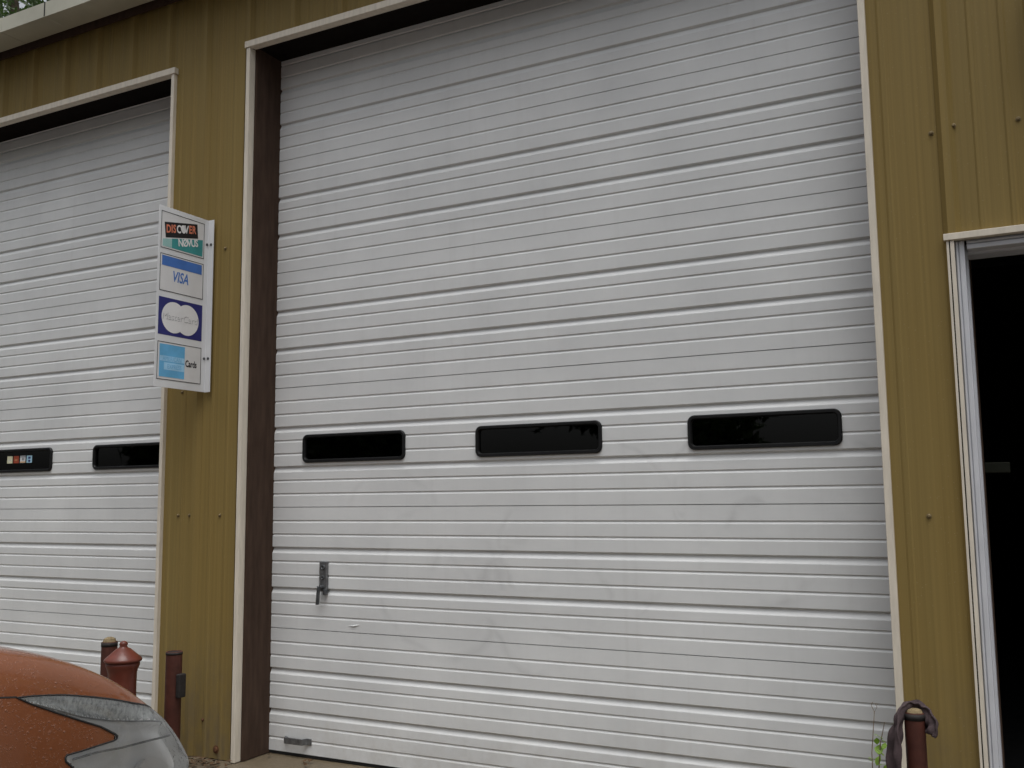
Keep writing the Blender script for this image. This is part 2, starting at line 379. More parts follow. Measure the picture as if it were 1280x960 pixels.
# trims round the openings
def trim(x0, x1, zt, zb, wl, wr):
    """x0,x1: outer edges of the upright trims; zt/zb: top and bottom of the head trim"""
    b = MB()
    b.box(x0, x0+wl, TF, .010, 0, zb-.0015).box(x0+wl-.003, x0+wl, .010, .027, 0, zb-.0015)
    b.box(x1-wr, x1, TF, .010, 0, zb-.0015).box(x1-wr, x1-wr+.003, .010, .027, 0, zb-.0015)
    b.box(x0-.008, x1+.008, TF-.006, .010, zb, zt).box(x0+wl, x1-wr, .010, .024, zb, zb+.003)
    return b.obj('door_trim', M['trim'], bld, bevel=.002)
ML, MR, MT, MBt = fx(-.053), fx(3.000), fz(3.646), fz(3.612)
LL, LR, LT, LB = fx(-3.70), fx(-.573), fz(3.620), fz(3.586)
PL, PT, PB = fx(3.227), fz(2.157), fz(2.133)
trim(ML, MR, MT, MBt, .024, .025); trim(LL, LR, LT, LB, .030, .022); trim(PL, PL+.98, PT, PB, .025, .025)
# reveals of the two big doors: brown jambs, heads darkened to paint in shade
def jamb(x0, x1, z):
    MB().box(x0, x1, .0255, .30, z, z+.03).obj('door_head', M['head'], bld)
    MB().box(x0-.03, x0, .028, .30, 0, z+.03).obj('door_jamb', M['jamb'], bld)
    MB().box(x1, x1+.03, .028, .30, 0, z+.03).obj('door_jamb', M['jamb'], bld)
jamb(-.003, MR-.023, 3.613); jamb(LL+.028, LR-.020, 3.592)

# sectional doors
S = .6096
HN = [0, 1, 2, 4, 5, 7, 8, 10, 11, 13, 14, 16, 17, 18.5]
HZ = [0.012, .212, .411, .809, 1.009, 1.417, 1.621, 2.031, 2.234, 2.645, 2.848, 3.255, 3.453, 3.757]
zline = lambda n: float(np.interp(n/3, HN, HZ))    # n counts slats (nine to a section)
WT, WB = 1.578, 1.435
def door_profile(z0, z1):
    """front line (y, z) of the ribbed skin between two heights"""
    pts = [(0, z0)]
    for n in range(1, 56):
        z = zline(n)
        if n % 9 == 0: seg = [(0, z-.0022), (.009, z-.0018), (.009, z+.0014), (0, z+.0018)]
        elif n % 3 == 0: seg = [(0, z-.028), (.0008, z-.0255), (.0035, z-.021), (.0115, z-.0045), (.012, z-.0015), (.009, z+.0008), (.0018, z+.0038), (0, z+.006)]
        else: seg = [(0, z-.011), (.0009, z-.0085), (.0042, z-.0028), (.0046, z-.0010), (.0030, z+.0012), (.0006, z+.0030), (0, z+.0042)]
        pts += [p for p in seg if z0 < p[1] < z1]
    pts.append((0, z1)); return [(D+y, z) for y, z in pts]
def make_door(x0, x1, ztop, wins):
    b = MB(); wo_, wi = WB+.014, WT-.014
    def piece(xa, xb, za, zb):
        p = door_profile(za, zb); b.prism(p+[(D+.045, zb), (D+.045, za)], 0, xa, xb)
    piece(x0, x1, .014, wo_); piece(x0, x1, wi, ztop)
    e = x0
    for (l, r) in wins: piece(e, l+.016, wo_, wi); e = r-.016
    piece(e, x1, wo_, wi)
    d = b.obj('garage_door', M['door'], bld)
    MB().box(x0, x1, D+.004, D+.04, 0.0, .014).obj('bottom_seal', M['rubber'], d)
    for (l, r) in wins:
        ou, inn = rrect(l, r, WB, WT, .030), rrect(l+.017, r-.017, WB+.017, WT-.017, .016)
        mid = rrect(l+.004, r-.004, WB+.004, WT-.004, .027); mi = rrect(l+.013, r-.013, WB+.013, WT-.013, .019)
        n = len(ou); v = []; f = []
        for ring, yy in ((ou, D+.001), (ou, D-.006), (mid, D-.011), (mi, D-.011), (inn, D-.004), (inn, D+.046)):
            v += [(p[0], yy, p[1]) for p in ring]
        for j in range(5):
            for k in range(n): f.append((j*n+k, j*n+(k+1) % n, (j+1)*n+(k+1) % n, (j+1)*n+k))
        mesh_obj('window_frame', v, f, M['black_plastic'], d)
        pr = rrect(l+.015, r-.015, WB+.015, WT-.015, .016)
        MB().prism(pr, 1, D+.006, D+.010).obj('window_pane', M['pane'], d)
    return d
dm = make_door(-.012, 3.03, 3.70, [(.186, .808), (1.195, 1.821), (2.202, 2.813)])
dl = make_door(-3.66, -.56, 3.70, [(-3.34, -2.72), (-2.335, -1.712), (-1.358, -.735)])
tag(dm, 'wide white ribbed garage door with three black slot windows and a grey lock'); tag(dl, 'white ribbed garage door with small card stickers in one window')
# lock of the main door
b = MB().box(.309, .356, D-.014, D+.004, .800, .945)
lk = b.obj('door_lock', M['galv'], dm, bevel=.003)
for zz, rad in ((.918, .0135), (.868, .010)):
    p = [(rad, 0), (rad, .004), (rad*.7, .006), (rad*.5, .003)]
    q = MB().lathe(p, n=18); q.v = [(.333+a, D-.013-c, zz+bb) for a, bb, c in q.v]; q.obj('key_cylinder', M['galv_dark'], dm, smooth=False)
b = MB().tube([(.333, D-.010, .822), (.326, D-.030, .822)], .010, 12).prism([(.308, .737), (.327, .739), (.331, .826), (.316, .828)], 1, D-.040, D-.030)
b.obj('lock_lever', M['galv_dark'], dm, bevel=.003)
MB().box(.338, .357, D-.022, D-.002, .785, .812).obj('lock_keeper', M['galv_dark'], dm, bevel=.004)
# lift handle
b = MB().box(.100, .120, D-.006, D, .064, .088).box(.236, .266, D-.006, D, .060, .091)
b.prism([(.104, D-.004), (.120, D-.034), (.232, D-.034), (.246, D-.004), (.236, D-.004), (.226, D-.026), (.126, D-.026), (.114, D-.004)], 2, .062, .092)
b.obj('lift_handle', M['galv'], dm, bevel=.002)
# a dent pressed into the skin
b = MB()
b.tube([(.46, D+.003, .638), (.49, D+.001, .640), (.515, D-.001, .642), (.54, D+.001, .647), (.56, D+.003, .648)], [.001, .003, .0045, .003, .001], 8); b.obj('dent', M['door'], dm, smooth=True)
# card stickers behind the glass of the left door
for k, (m0, m1) in enumerate((('stk_cream', 'ink_white'), ('stk_red', 'stk_orange'), ('ink_white', 'stk_orange'), ('stk_blue', 'ink_navy'))):
    xs = -2.135+k*.0605; b = MB().box(xs, xs+.048, D+.003, D+.0055, 1.492, 1.536)
    fm = [0]*6; s2 = []
    if k == 0: s2 = [(.008, .044, .018, .022), (.008, .030, .008, .011)]
    if k == 1: s2 = [(.012, .036, .017, .022)]
    if k == 2: s2 = [(0.002, .050, .002, .009)]
    if k == 3: s2 = [(.016, .036, .006, .017), (.016, .036, .024, .036)]
    for a, c, z0, z1 in s2: b.box(xs+a, xs+c, D+.0022, D+.004, 1.492+z0, 1.492+z1); fm += [1]*6
    if k == 2: b.box(xs+.002, xs+.05, D+.0022, D+.004, 1.492+.034, 1.492+.042); fm += [2]*6; b.box(xs+.018, xs+.038, D+.0022, D+.004, 1.492+.016, 1.492+.032); fm += [2]*6
    mesh_obj('sticker', b.v, b.f, None, dl, mats=[M[m0], M[m1], M['ink_grey']], fm=fm)
# personnel doorway: stepped white frame
b = MB(); pf = [(PL+.0265, .016), (PL+.0290, .016), (PL+.0290, .002), (PL+.0360, .002), (PL+.0360, .010), (PL+.0395, .010), (PL+.0395, .004), (PL+.0540, .004), (PL+.0560, .006), (PL+.0560, .060), (PL+.064, .060), (PL+.064, .150), (PL+.020, .150), (PL+.020, .016)]
b.prism(pf, 2, 0, PB-.003)
mx = 2*PL+.98
b.prism([(mx-p[0], p[1]) for p in pf][::-1], 2, 0, PB-.003)
b.prism([(p[1], PB+PL+.022-p[0]) for p in pf], 0, PL+.064, mx-PL-.064)
fr = b.obj('doorway_frame', M['frame_white'], bld, bevel=.0015)
MB().box(PL+.062, PL+.150, .235, .255, 1.318, 1.357).obj('latch_bar', M['latch'], fr, bevel=.004)
MB().box(PL+.055, PL+.068, .150, .240, 0, PB).obj('door_stop', M['jamb'], fr)
# screws in the siding
def screw(x, z, y, mat, r=.006):
    q = MB().lathe([(r*1.5, 0), (r*1.5, .0025), (r, .003), (r, .006), (r*.6, .0085)], n=12)
    q.v = [(x+a, y-c, z+bb) for a, bb, c in q.v]; return q.obj('screw', mat, wall)
for x_, z_ in ((3.201, 2.534), (3.275, 2.547), (3.117, 1.170), (-.45, 1.177), (-.372, 1.177), (-.164, 1.177), (-.447, 1.816), (-.171, 2.550), (3.479, 2.533)):
    screw(x_, z_, np.interp(x_, px, py), M['screw'])
screw(-.241, .177, .004, M['rusty'], .006); screw(-.150, .046, .004, M['rusty'], .013)
# wall lamp whose foot just shows at the upper edge
b = MB().box(3.54, 3.66, -.02, .006, 2.97, 3.12).lathe([(.02, 0), (.075, -.0), (.07, .05), (.03, .13)], (3.60, -.11, 2.965), 18)
b.box(3.585, 3.615, -.11, -.01, 3.05, 3.08); wl = b.obj('wall_lamp', M['grey_steel'])
tag(wl, 'dark wall lamp on the ribbed wall above the dark doorway', 'lamp')

# ------------------------------------------------------------------ the card sign
SX = -.272
sg = empty('card_sign', (SX, 0, 1.8), 'white flanged sign with four payment card panels beside the garage pier', 'sign')
so_y, so_b, so_t = -.346, 1.802, 2.706
rel(MB().box(SX-.0015, SX+.0015, so_y, -.012, so_b, so_t).obj('sign_board', M['sign_white'], bevel=.001), sg)
rel(MB().box(SX, SX+.038, -.0165, -.0135, so_b, so_t).obj('mounting_flange', M['sign_white']), sg)
for zz in (2.575, 1.975):
    q = MB().lathe([(.007, 0), (.007, .003), (.004, .005)], n=12); q.v = [(SX+.022+a, -.0165-c, zz+bb) for a, bb, c in q.v]; rel(q.obj('bolt', M['grey_steel']), sg)
    q = MB().lathe([(.007, 0), (.007, .003), (.004, .005)], n=12); q.v = [(SX+.0015+c, -.026+a, zz+bb) for a, bb, c in q.v]; rel(q.obj('bolt', M['grey_steel']), sg)
# card faces: (u, v) with u towards the wall and v up, both in metres from the card's lower outer corner
SW = .286; Y0 = so_y+.014
def face(name, polys, mat, parent, lift, base):
    v = []; f = []
    for pl in polys:
        k = len(v); n = len(pl)
        for h in (lift-.0004, lift): v += [(SX+.0015+h, Y0+p[0], base+p[1]) for p in pl]
        f += [tuple(range(k+n, k+2*n))]+[(k+i, k+(i+1) % n, k+n+(i+1) % n, k+n+i) for i in range(n)]
    o = mesh_obj(name, v, f, mat); rel(o, parent); return o
def text(name, s, size, u, v, mat, parent, lift, base, rot=0, shear=0, bold=0, sx=1, align='LEFT'):
    cu = bpy.data.curves.new(name, 'FONT'); cu.body = s; cu.size = size; cu.shear = shear; cu.offset = bold; cu.align_x = align; cu.resolution_u = 3; cu.space_character = 1
    to = bpy.data.objects.new(name, cu); COL.objects.link(to)
    bpy.context.view_layer.update()
    me = bpy.data.meshes.new_from_object(to.evaluated_get(bpy.context.evaluated_depsgraph_get()))
    bpy.data.objects.remove(to); me.name = name; c, s_2 = math.cos(rot), math.sin(rot)
    for p in me.vertices:
        a, bb = p.co.x*sx, p.co.y; a, bb = a*c-bb*s_2, a*s_2+bb*c
        p.co = (SX+.0015+lift, Y0+u+a, base+v+bb)
    me.materials.clear(); me.materials.append(mat); o = bpy.data.objects.new(name, me); COL.objects.link(o); rel(o, parent); return o
def rct(a, b, c, d): return [(a, c), (b, c), (b, d), (a, d)]
def border(w_, h_, t=.003): return [rct(0, w_, 0, t), rct(0, w_, h_-t, h_), rct(0, t, t, h_-t), rct(w_-t, w_, t, h_-t)]
H = .187
cards = []
for k, lo in enumerate((.765, .524, .280, .033)):
    cards.append(so_t-.9*lo-0 if 0 else None)
bases = [so_t-.9*t for t in (.236, .474, .716, .962)]
def child(o, card):
    mw = o.matrix_world.copy(); o.parent = card; o.matrix_parent_inverse = Matrix.Identity(4)
    o.matrix_parent_inverse = (Matrix.Translation(sg.location)).inverted() if False else Matrix.Identity(4)
def card(mat, lab, base):
    o = face('card_panel', [rct(0, SW, 0, H)], mat, sg, .0006, base); o['label'] = lab; return o
E_ = Matrix.Identity(4)
def sub(o, cardobj):
    o.parent = cardobj; o.matrix_parent_inverse = E_; return o
cA = card(M['ink_card'], 'card panel with black slanted box over a teal band', bases[0])
def P_(fn, *a, **k):
    return fn(*a, **k)
L1, L2, L3 = .0012, .0018, .0024
sub(face('border', border(SW, H), M['ink_black'], sg, L1, bases[0]), cA)
sub(face('colour_block', [[(.030, .055), (.243, .098), (.236, .172), (.020, .132)]], M['ink_black'], sg, L1, bases[0]), cA)
tlt = math.atan2(.043, .213)
txt = [('D', 'ink_orange'), ('I', 'ink_orange'), ('S', 'ink_orange'), ('C', 'ink_white'), ('O', 'ink_white'), ('V', 'ink_white'), ('E', 'ink_orange'), ('R', 'ink_orange')]
uoff = [0, .032, .044, .067, .096, .120, .148, .170]
for (ch, m_), uo in zip(txt, uoff):
    sub(text('lettering', ch, .056, .032+uo, .082+uo*math.tan(tlt), M[m_], sg, L2, bases[0], rot=tlt*.6, shear=.1, bold=.0016, sx=.74), cA)
n_ = 22; disc = [(.032+.1085+.0155*math.cos(2*math.pi*i/n_), .082+.1085*math.tan(tlt)+.021+.018*math.sin(2*math.pi*i/n_)) for i in range(n_)]
sub(face('globe', [disc], M['ink_white'], sg, L2+.0002, bases[0]), cA)
sub(face('colour_block', [[(.070, .010), (SW-.010, .010), (SW-.010, .098), (.070, .058)]], M['ink_teal'], sg, L1, bases[0]), cA)
sub(face('fade_block', [[(.012, .010), (.068, .010), (.068, .057), (.012, .045)]], M['ink_teal_pale'], sg, L1, bases[0]), cA)
for ch, uo in zip('NØVUS', (0, .031, .061, .085, .113)):
    sub(text('lettering', ch, .052, .112+uo, .030+uo*.2, M['ink_white'], sg, L2, bases[0], rot=tlt*.6, bold=.0015, sx=.84), cA)
cB = card(M['ink_card'], 'card panel with a blue band and blue italic word', bases[1])
sub(face('border', border(SW, H), M['ink_black'], sg, L1, bases[1]), cB)
sub(face('colour_block', [rct(.012, SW-.012, .128, .178)], M['ink_blue'], sg, L1, bases[1]), cB)
sub(text('lettering', 'VISA', .075, .078, .058, M['ink_blue'], sg, L1, bases[1], shear=.22, bold=.0016, sx=.72), cB)
cC = card(M['ink_navy'], 'navy card panel with two overlapping white discs', bases[2])
def circ(cx, cy, r): return [(cx+r*math.cos(2*math.pi*i/40), cy+r*math.sin(2*math.pi*i/40)) for i in range(40)]
sub(face('disc', [circ(.098, .093, .078)], M['ink_white'], sg, L1, bases[2]), cC)
sub(face('disc', [circ(.184, .093, .078)], M['ink_white'], sg, L1+.0002, bases[2]), cC)
sub(text('lettering', 'MasterCard', .049, .139, .079, M['ink_grey'], sg, L2, bases[2], shear=.12, bold=0, sx=.98, align='CENTER'), cC)
sub(text('lettering', 'MasterCard', .049, .1365, .0815, M['ink_white'], sg, L3, bases[2], shear=.12, bold=0, sx=.98, align='CENTER'), cC)
cD = card(M['ink_card'], 'card panel with a sky blue square and black word', bases[3])
sub(face('border', border(SW, H), M['ink_black'], sg, L1, bases[3]), cD)
sub(face('colour_block', [rct(.014, .176, .014, .176)], M['ink_sky'], sg, L1, bases[3]), cD)
sub(face('fade_block', [rct(.016, .174, .092, .118), rct(.044, .174, .050, .086)], M['ink_sky_pale'], sg, L1+.0003, bases[3]), cD)
for s_3, vv, al, uu_ in (('AMERICAN', .095, 'CENTER', .095), ('EXPRESS', .057, 'CENTER', .110)):
    sub(text('lettering', s_3, .030, uu_, vv, M['ink_sky'], sg, L2+.0002, bases[3], bold=-.0002, sx=.82, align=al), cD)
sub(text('lettering', 'Cards', .046, .181, .080, M['ink_black'], sg, L1, bases[3], bold=.0013, sx=.68), cD)

# ------------------------------------------------------------------ guard posts, jar, cloth
def post(x, y, top, r, fill, label, dome=.012, band=.022):
    e = empty('guard_post', (x, y, 0), label, 'post', 'red steel guard posts beside the garage doors')
    MB().lathe([(r, -.05), (r, top-.012), (r*.985, top), (r*.86, top), (r*.86, top-.012)], n=28).obj('steel_pipe', M['post_red'], e, smooth=False, bevel=.001)
    MB().lathe([(r+.0012, top-band), (r+.0012, top-.003)], n=28).obj('worn_shade_band', M['rust_shade'], e)  # dark worn top; on the right post it paints in the cloth's shade
    if fill: MB().lathe([(r*.85, top-.02), (r*.84, top+.001), (r*.7, top+dome*.7), (r*.3, top+dome)], n=24).obj('concrete_fill', M['post_fill'], e, smooth=True)
    for o in e.children:
        for p in o.data.polygons: p.use_smooth = len(p.vertices) == 4 and o.name.startswith(('steel', 'worn'))
    return e
pa = post(-.235, -.20, .536, .038, False, 'red steel post with dark grey top and side bracket, by the mustard pier', band=.014)
b = MB().box(.036, .062, -.022, .022, .325, .435).box(.02, .04, -.012, .012, .36, .40); b.obj('bracket', M['rust_shade'], pa, bevel=.006)
post(-.680, -.20, .556, .038, True, 'red post with rounded tan top, behind the lidded red jar', .022)
pc_ = post(3.060, -.28, .562, .031, True, 'red post with tan top and a draped cloth, right of the wide door')
J = (-.328, -.42)
jar = empty('lidded_jar', (*J, 0), 'tall terracotta red jar with flared neck and knobbed lid, behind the car', 'jar')
MB().lathe([(0.0697, 0), (0.0804, .03), (0.0804, .10), (0.0722, .22), (0.0631, .32), (0.0615, .42), (0.0631, .465), (0.0689, .486), (0.0746, .499), (0.0738, .512)], n=40).obj('jar_body', M['jar_red'], jar, smooth=True)
MB().lathe([(0.0754, .513), (0.0812, .517), (0.0836, .523), (0.0804, .530), (0.0558, .552), (0.0328, .572), (0.0197, .579), (0.0156, .585), (0.0193, .594), (0.0156, .603), (0.0057, .608)], n=40).obj('jar_lid', M['jar_red'], jar, smooth=True)
# cloth hung over the right post: a folded strip, lofted along its drape
path = [((2.998, -.31, .325), .021), ((2.996, -.31, .40), .027), ((3.003, -.305, .48), .026), ((3.016, -.292, .54), .021), ((3.036, -.272, .575), .016), ((3.062, -.262, .584), .016), ((3.088, -.265, .573), .018), ((3.100, -.28, .548), .020), ((3.101, -.288, .522), .018), ((3.093, -.293, .505), .009)]
PP = [Vector(p) for p, _ in path]; RR = [Vector((r, 0, 0)) for _, r in path]; nn = 60; NP = 22
def crom(P, t):
    i = min(int(t), len(P)-2); u = t-i; p0, p1, p2, p3 = P[max(i-1, 0)], P[i], P[i+1], P[min(i+2, len(P)-1)]
    return 0.5*((2*p1)+(p2-p0)*u+(2*p0-5*p1+4*p2-p3)*u*u+(3*p1-p0-3*p2+p3)*u**3)
v = []; f = []
for j in range(nn):
    t = j/(nn-1)*(len(PP)-1); p = crom(PP, t); tn = (crom(PP, min(t+.05, len(PP)-1))-crom(PP, max(t-.05, 0))).normalized()
    tw_ = max(0, 1-t/3.6)*.95+max(0, (t-5.5)/3.5)*.75                      # the hanging ends turn their broad side outwards
    wd = Vector((tw_, -1+.35*tw_, 0)); wd = (wd-tn*wd.dot(tn)).normalized(); nm_ = tn.cross(wd).normalized(); r0 = crom(RR, t).x
    hw = .030+.012*math.sin(t*.9)+(.004*math.sin(t*7) if t < 1 else 0)
    for k in range(NP):
        s_5 = k/(NP-1)*2-1; off = r0*.42*math.sin(s_5*5.2+.8*math.sin(t*1.2))+r0*.18*math.sin(s_5*11+t*1.9)+.0025*math.sin(t*6+s_5*4)
        v.append(p+wd*s_5*hw+nm_*off)
for j in range(nn-1):
    for k in range(NP-1): f.append((j*NP+k, j*NP+k+1, (j+1)*NP+k+1, (j+1)*NP+k))
cl = mesh_obj('cloth', v, f, M['cloth'], smooth=True); md = cl.modifiers.new('thick', 'SOLIDIFY'); md.thickness = .006; md.offset = 0; tag(cl, 'limp dark mauve grey cloth draped over the red post at right', 'cloth')

# ------------------------------------------------------------------ weeds by the right jamb
vine = empty('weed', (2.912, -.14, 0), 'bright green leafy weed growing by the cloth covered post', 'plant')
MB().tube([(.0, .0, -.02), (.006, -.01, .16), (.015, -.02, .32), (.028, -.03, .43), (.045, -.035, .50)], [.003, .0028, .0024, .002, .001], 6).obj('stem', M['twig'], vine)
v = []; f = []
for k in range(34):
    z = .14+.30*k/33; cx = .006+.02*(z/.4)+random.uniform(-.016, .016); cy = -.02+random.uniform(-.025, .02); s0 = random.uniform(.022, .036)
    q = Matrix.Rotation(random.uniform(0, 6.28), 3, 'Z') @ Matrix.Rotation(random.uniform(.4, 1.4), 3, 'X')
    o = len(v)
    for a, c, h in ((0, 0, 0), (.35, .3, .06), (.42, .7, .02), (0, 1.15, -.12), (-.42, .7, .02), (-.35, .3, .06), (0, .6, 0)):
        p = q @ Vector((a*s0, c*s0, h*s0)); v.append((cx+p.x, cy+p.y, z+p.z))
    f += [(o, o+1, o+2, o+6), (o+6, o+2, o+3), (o+6, o+3, o+4), (o, o+6, o+4, o+5)]
mesh_obj('leaf_cluster', v, f, M['vine_leaf'], vine)
tw = MB().tube([(2.905, -.10, -.02), (2.900, -.10, .20), (2.902, -.10, .38), (2.912, -.10, .47), (2.917, -.10, .515)], [.0022, .002, .0018, .0016, .001], 6)
tw.tube([(2.917, -.10, .515), (2.908, -.10, .535), (2.913, -.1, .547)], .001, 5).tube([(2.915, -.10, .51), (2.926, -.10, .531), (2.921, -.10, .543), (2.930, -.1, .540)], .001, 5)
tag(tw.obj('dry_twig', M['twig']), 'thin dry weed stalk standing against the wide white door', 'plant')
# litter of dead leaves at the foot of the pier
v = []; f = []
for k in range(90):
    cx, cy = random.uniform(-.55, .0), random.uniform(-.16, -.03); s0 = random.uniform(.012, .03)
    if k < 5: cx, cy = random.uniform(0, .35), random.uniform(.02, .17)
    q = Matrix.Rotation(random.uniform(0, 6.28), 3, 'Z') @ Matrix.Rotation(random.uniform(-.5, .5), 3, 'X'); o = len(v)
    for a, c in ((-.9, 0), (0, .4), (.9, 0), (0, -.4)):
        p = q @ Vector((a*s0, c*s0, abs(a)*.25*s0)); v.append((cx+p.x, cy+p.y, .004+max(0, p.z)+random.uniform(0, .012)))
    f.append((o, o+1, o+2, o+3))
tag(mesh_obj('dry_leaves', v, f, M['dead_leaf']), 'brown dead leaves littered at the foot of the pier', 'leaves', kind='stuff')

# ------------------------------------------------------------------ the orange car
XC = .3638; Q = (-1.4428, 0.05, 0.5307, 0.953, 0.1832, 0.03, 0.02, 0.0338, 1.4763)
AX = ((-2.66, .32), (-5.00, .32))
def fbody(P, arch=True):
    Fc, pc, sl_, Hc, hsl, cr, tp, k, fs2 = Q
    u = np.abs(P[..., 0]-XC); v = P[..., 1]; w_ = P[..., 2]
    a = .88-.05*np.clip((w_-.55)/.3, 0, 2)**2-.08*np.clip((.4-w_)/.2, 0, 2)**2-tp*np.clip((v+2.3)/.8, 0, 2)**2-.06*np.clip((-4.4-v)/1.2, 0, 2)**2
    F = Fc-pc*(u/.88)**2-sl_*np.clip(w_-.5, 0, 1)-fs2*np.clip(w_-.5, 0, 1)**2
    Hh = Hc-hsl*np.clip((v+2.2)/.7, -.6, 3)-.10*np.clip((v+2.0)/.7, 0, 3)**2-cr*(u/.88)**2
    Rr = -5.62-v-.1*np.clip(w_-.6, 0, 1)+.06*(u/.88)**2
    fs = np.array([u-a, v-F, w_-Hh, Rr, .19-w_]); m = fs.max(0); r = m+k*np.log(np.exp((fs-m)/k).sum(0))
    if arch:
        for av, aw in AX:
            dd = .345-np.sqrt((v-av)**2+(w_-aw)**2); r = np.maximum(r, np.minimum(dd, u-.60))
    return r
def shoot(C, Dr, arch=True):
    C = np.broadcast_to(C, Dr.shape); t = np.zeros(len(Dr)); done = np.zeros(len(Dr), bool)
    for s_4 in np.arange(.02, 1.5, .01):
        inside = fbody(C+Dr*s_4, arch) < 0
        done |= ~inside; t = np.where(done, t, s_4)
    lo = t.copy(); hi = t+.011
    for _ in range(18):
        mid = (lo+hi)/2; ins = fbody(C+Dr*mid[:, None], arch) < 0; lo = np.where(ins, mid, lo); hi = np.where(ins, hi, mid)
    return C+Dr*lo[:, None]
ph = np.r_[np.arange(-12, -8, 1.0), np.arange(-8, 40, .6), np.arange(40, 62, 1.5), np.arange(62, 118, 4), np.arange(118, 140, 1.5), np.arange(140, 188.01, .6), np.arange(189, 192, 1.), np.arange(192, 348, 6)]*math.pi/180
NPH = len(ph); rings = []
for al in np.r_[2, 8, 15, 22, 28, np.arange(30, 91, .5)]*math.pi/180:
    Dr = np.stack([math.sin(al)*np.cos(ph), np.full(NPH, math.cos(al)), math.sin(al)*np.sin(ph)], 1); rings.append(shoot(np.array([XC, -2.3, .5]), Dr))
for vv in np.r_[np.arange(-2.32, -3.05, -.02), np.arange(-3.1, -4.6, -.1), np.arange(-4.6, -4.94, -.03)]:
    Dr = np.stack([np.cos(ph), np.zeros(NPH), np.sin(ph)], 1); rings.append(shoot(np.array([XC, vv, .5]), Dr))
for al in np.r_[np.arange(88, 20, -4), 10, 3]*math.pi/180:
    Dr = np.stack([math.sin(al)*np.cos(ph), np.full(NPH, -math.cos(al)), math.sin(al)*np.sin(ph)], 1); rings.append(shoot(np.array([XC, -4.94, .5]), Dr))
V = np.concatenate(rings); F_ = []
nr = len(rings)
s2 = 2**-.5; Nn, E1, EZ = np.array([s2, s2, 0]), np.array([s2, -s2, 0]), np.array([0, 0, 1.0]); C1 = np.array([XC, -2.3, .5])
HLP = [(.585, .371), (.525, .352), (.466, .331), (.41, .309), (.358, .285), (.308, .261), (.258, .236), (.197, .203), (.150, .182), (.104, .162), (.07, .146), (.03, .130), (-.03, .112), (-.10, .100), (-.17, .090), (-.22, .065), (-.235, .02), (-.20, -.03), (-.13, -.06), (-.04, -.08), (.06, -.078), (.16, -.06), (.25, -.025), (.33, .02), (.382, .064), (.409, .098), (.432, .122), (.434, .132), (.428, .138), (.40, .136), (.382, .134), (.316, .130), (.275, .127), (.264, .129), (.262, .135), (.269, .143), (.311, .178), (.373, .218), (.45, .270), (.531, .327)]
hl = np.array(HLP)
def inpoly(a, b_, poly):
    r = np.zeros(a.shape, bool); n = len(poly)
    for i in range(n):
        x1, y1 = poly[i]; x2, y2 = poly[(i+1) % n]
        c = ((y1 > b_) != (y2 > b_)) & (a < (x2-x1)*(b_-y1)/(y2-y1+1e-12)+x1); r ^= c
    return r
def toab(P, side=1):
    d = P.copy(); d[:, 0] = XC+(d[:, 0]-XC)*side; d = d-C1; n_2 = d @ Nn; n_2 = np.where(n_2 < .02, np.nan, n_2); return d @ E1/n_2, d @ EZ/n_2
def surf(a, b_, off, side=1):
    a = np.asarray(a, float); b_ = np.asarray(b_, float)
    Dr = Nn+a[:, None]*E1+b_[:, None]*EZ; Dr /= np.linalg.norm(Dr, axis=1)[:, None]
    P = shoot(C1, Dr, False)+Dr*np.asarray(off).reshape(-1, 1); P[:, 0] = XC+(P[:, 0]-XC)*side; return P
def dense(poly, step=.006):
    o = []
    for i in range(len(poly)):
        p, q = np.array(poly[i]), np.array(poly[(i+1) % len(poly)]); m = max(1, int(np.ceil(np.linalg.norm(q-p)/step)))
        o += [tuple(p+(q-p)*k/m) for k in range(m)]
    return o
fi = np.array([(j*NPH+k, j*NPH+(k+1) % NPH, (j+1)*NPH+(k+1) % NPH, (j+1)*NPH+k) for j in range(nr-1) for k in range(NPH)])
keep = np.ones(len(fi), bool); bd0 = np.array(dense(HLP, .001))
for side in (1, -1):
    a_, b_ = (np.nan_to_num(q, nan=9) for q in toab(V, side))
    near = np.where((a_ > -.30) & (a_ < .64) & (b_ > -.13) & (b_ < .42))[0]; ins = np.zeros(len(V), bool)
    ins[near] = inpoly(a_[near], b_[near], HLP)
    for i in near:                                   # pull the body's vertices onto the lamp's outline so that its edge is clean
        dd = np.hypot(bd0[:, 0]-a_[i], bd0[:, 1]-b_[i]); m_ = dd.argmin()
        if dd[m_] < .0065:
            V[i] = surf([bd0[m_, 0]], [bd0[m_, 1]], 0, side)[0]; ins[i] = True
    keep &= ~ins[fi].all(1)
faces = [tuple(q) for q in fi[keep]]+[tuple(range(NPH))[::-1], tuple(range((nr-1)*NPH, nr*NPH))]
car = empty('parked_car', (XC, -3.5, 0), 'orange car, wet with rain, its front corner and clear headlight near the left pier', 'car')
rel(mesh_obj('body', V, faces, M['car'], smooth=True), car)
def inset(poly, d):
    P = np.array(poly); area = .5*np.sum(P[:, 0]*np.roll(P[:, 1], -1)-np.roll(P[:, 0], -1)*P[:, 1]); sgn = 1 if area > 0 else -1
    t = np.roll(P, -1, 0)-np.roll(P, 1, 0); t = (t+np.roll(t, 1, 0)+np.roll(t, -1, 0))/3; t /= np.linalg.norm(t, axis=1)[:, None]+1e-9
    return P+sgn*d*np.stack([-t[:, 1], t[:, 0]], 1)
bd = np.array(dense(HLP))
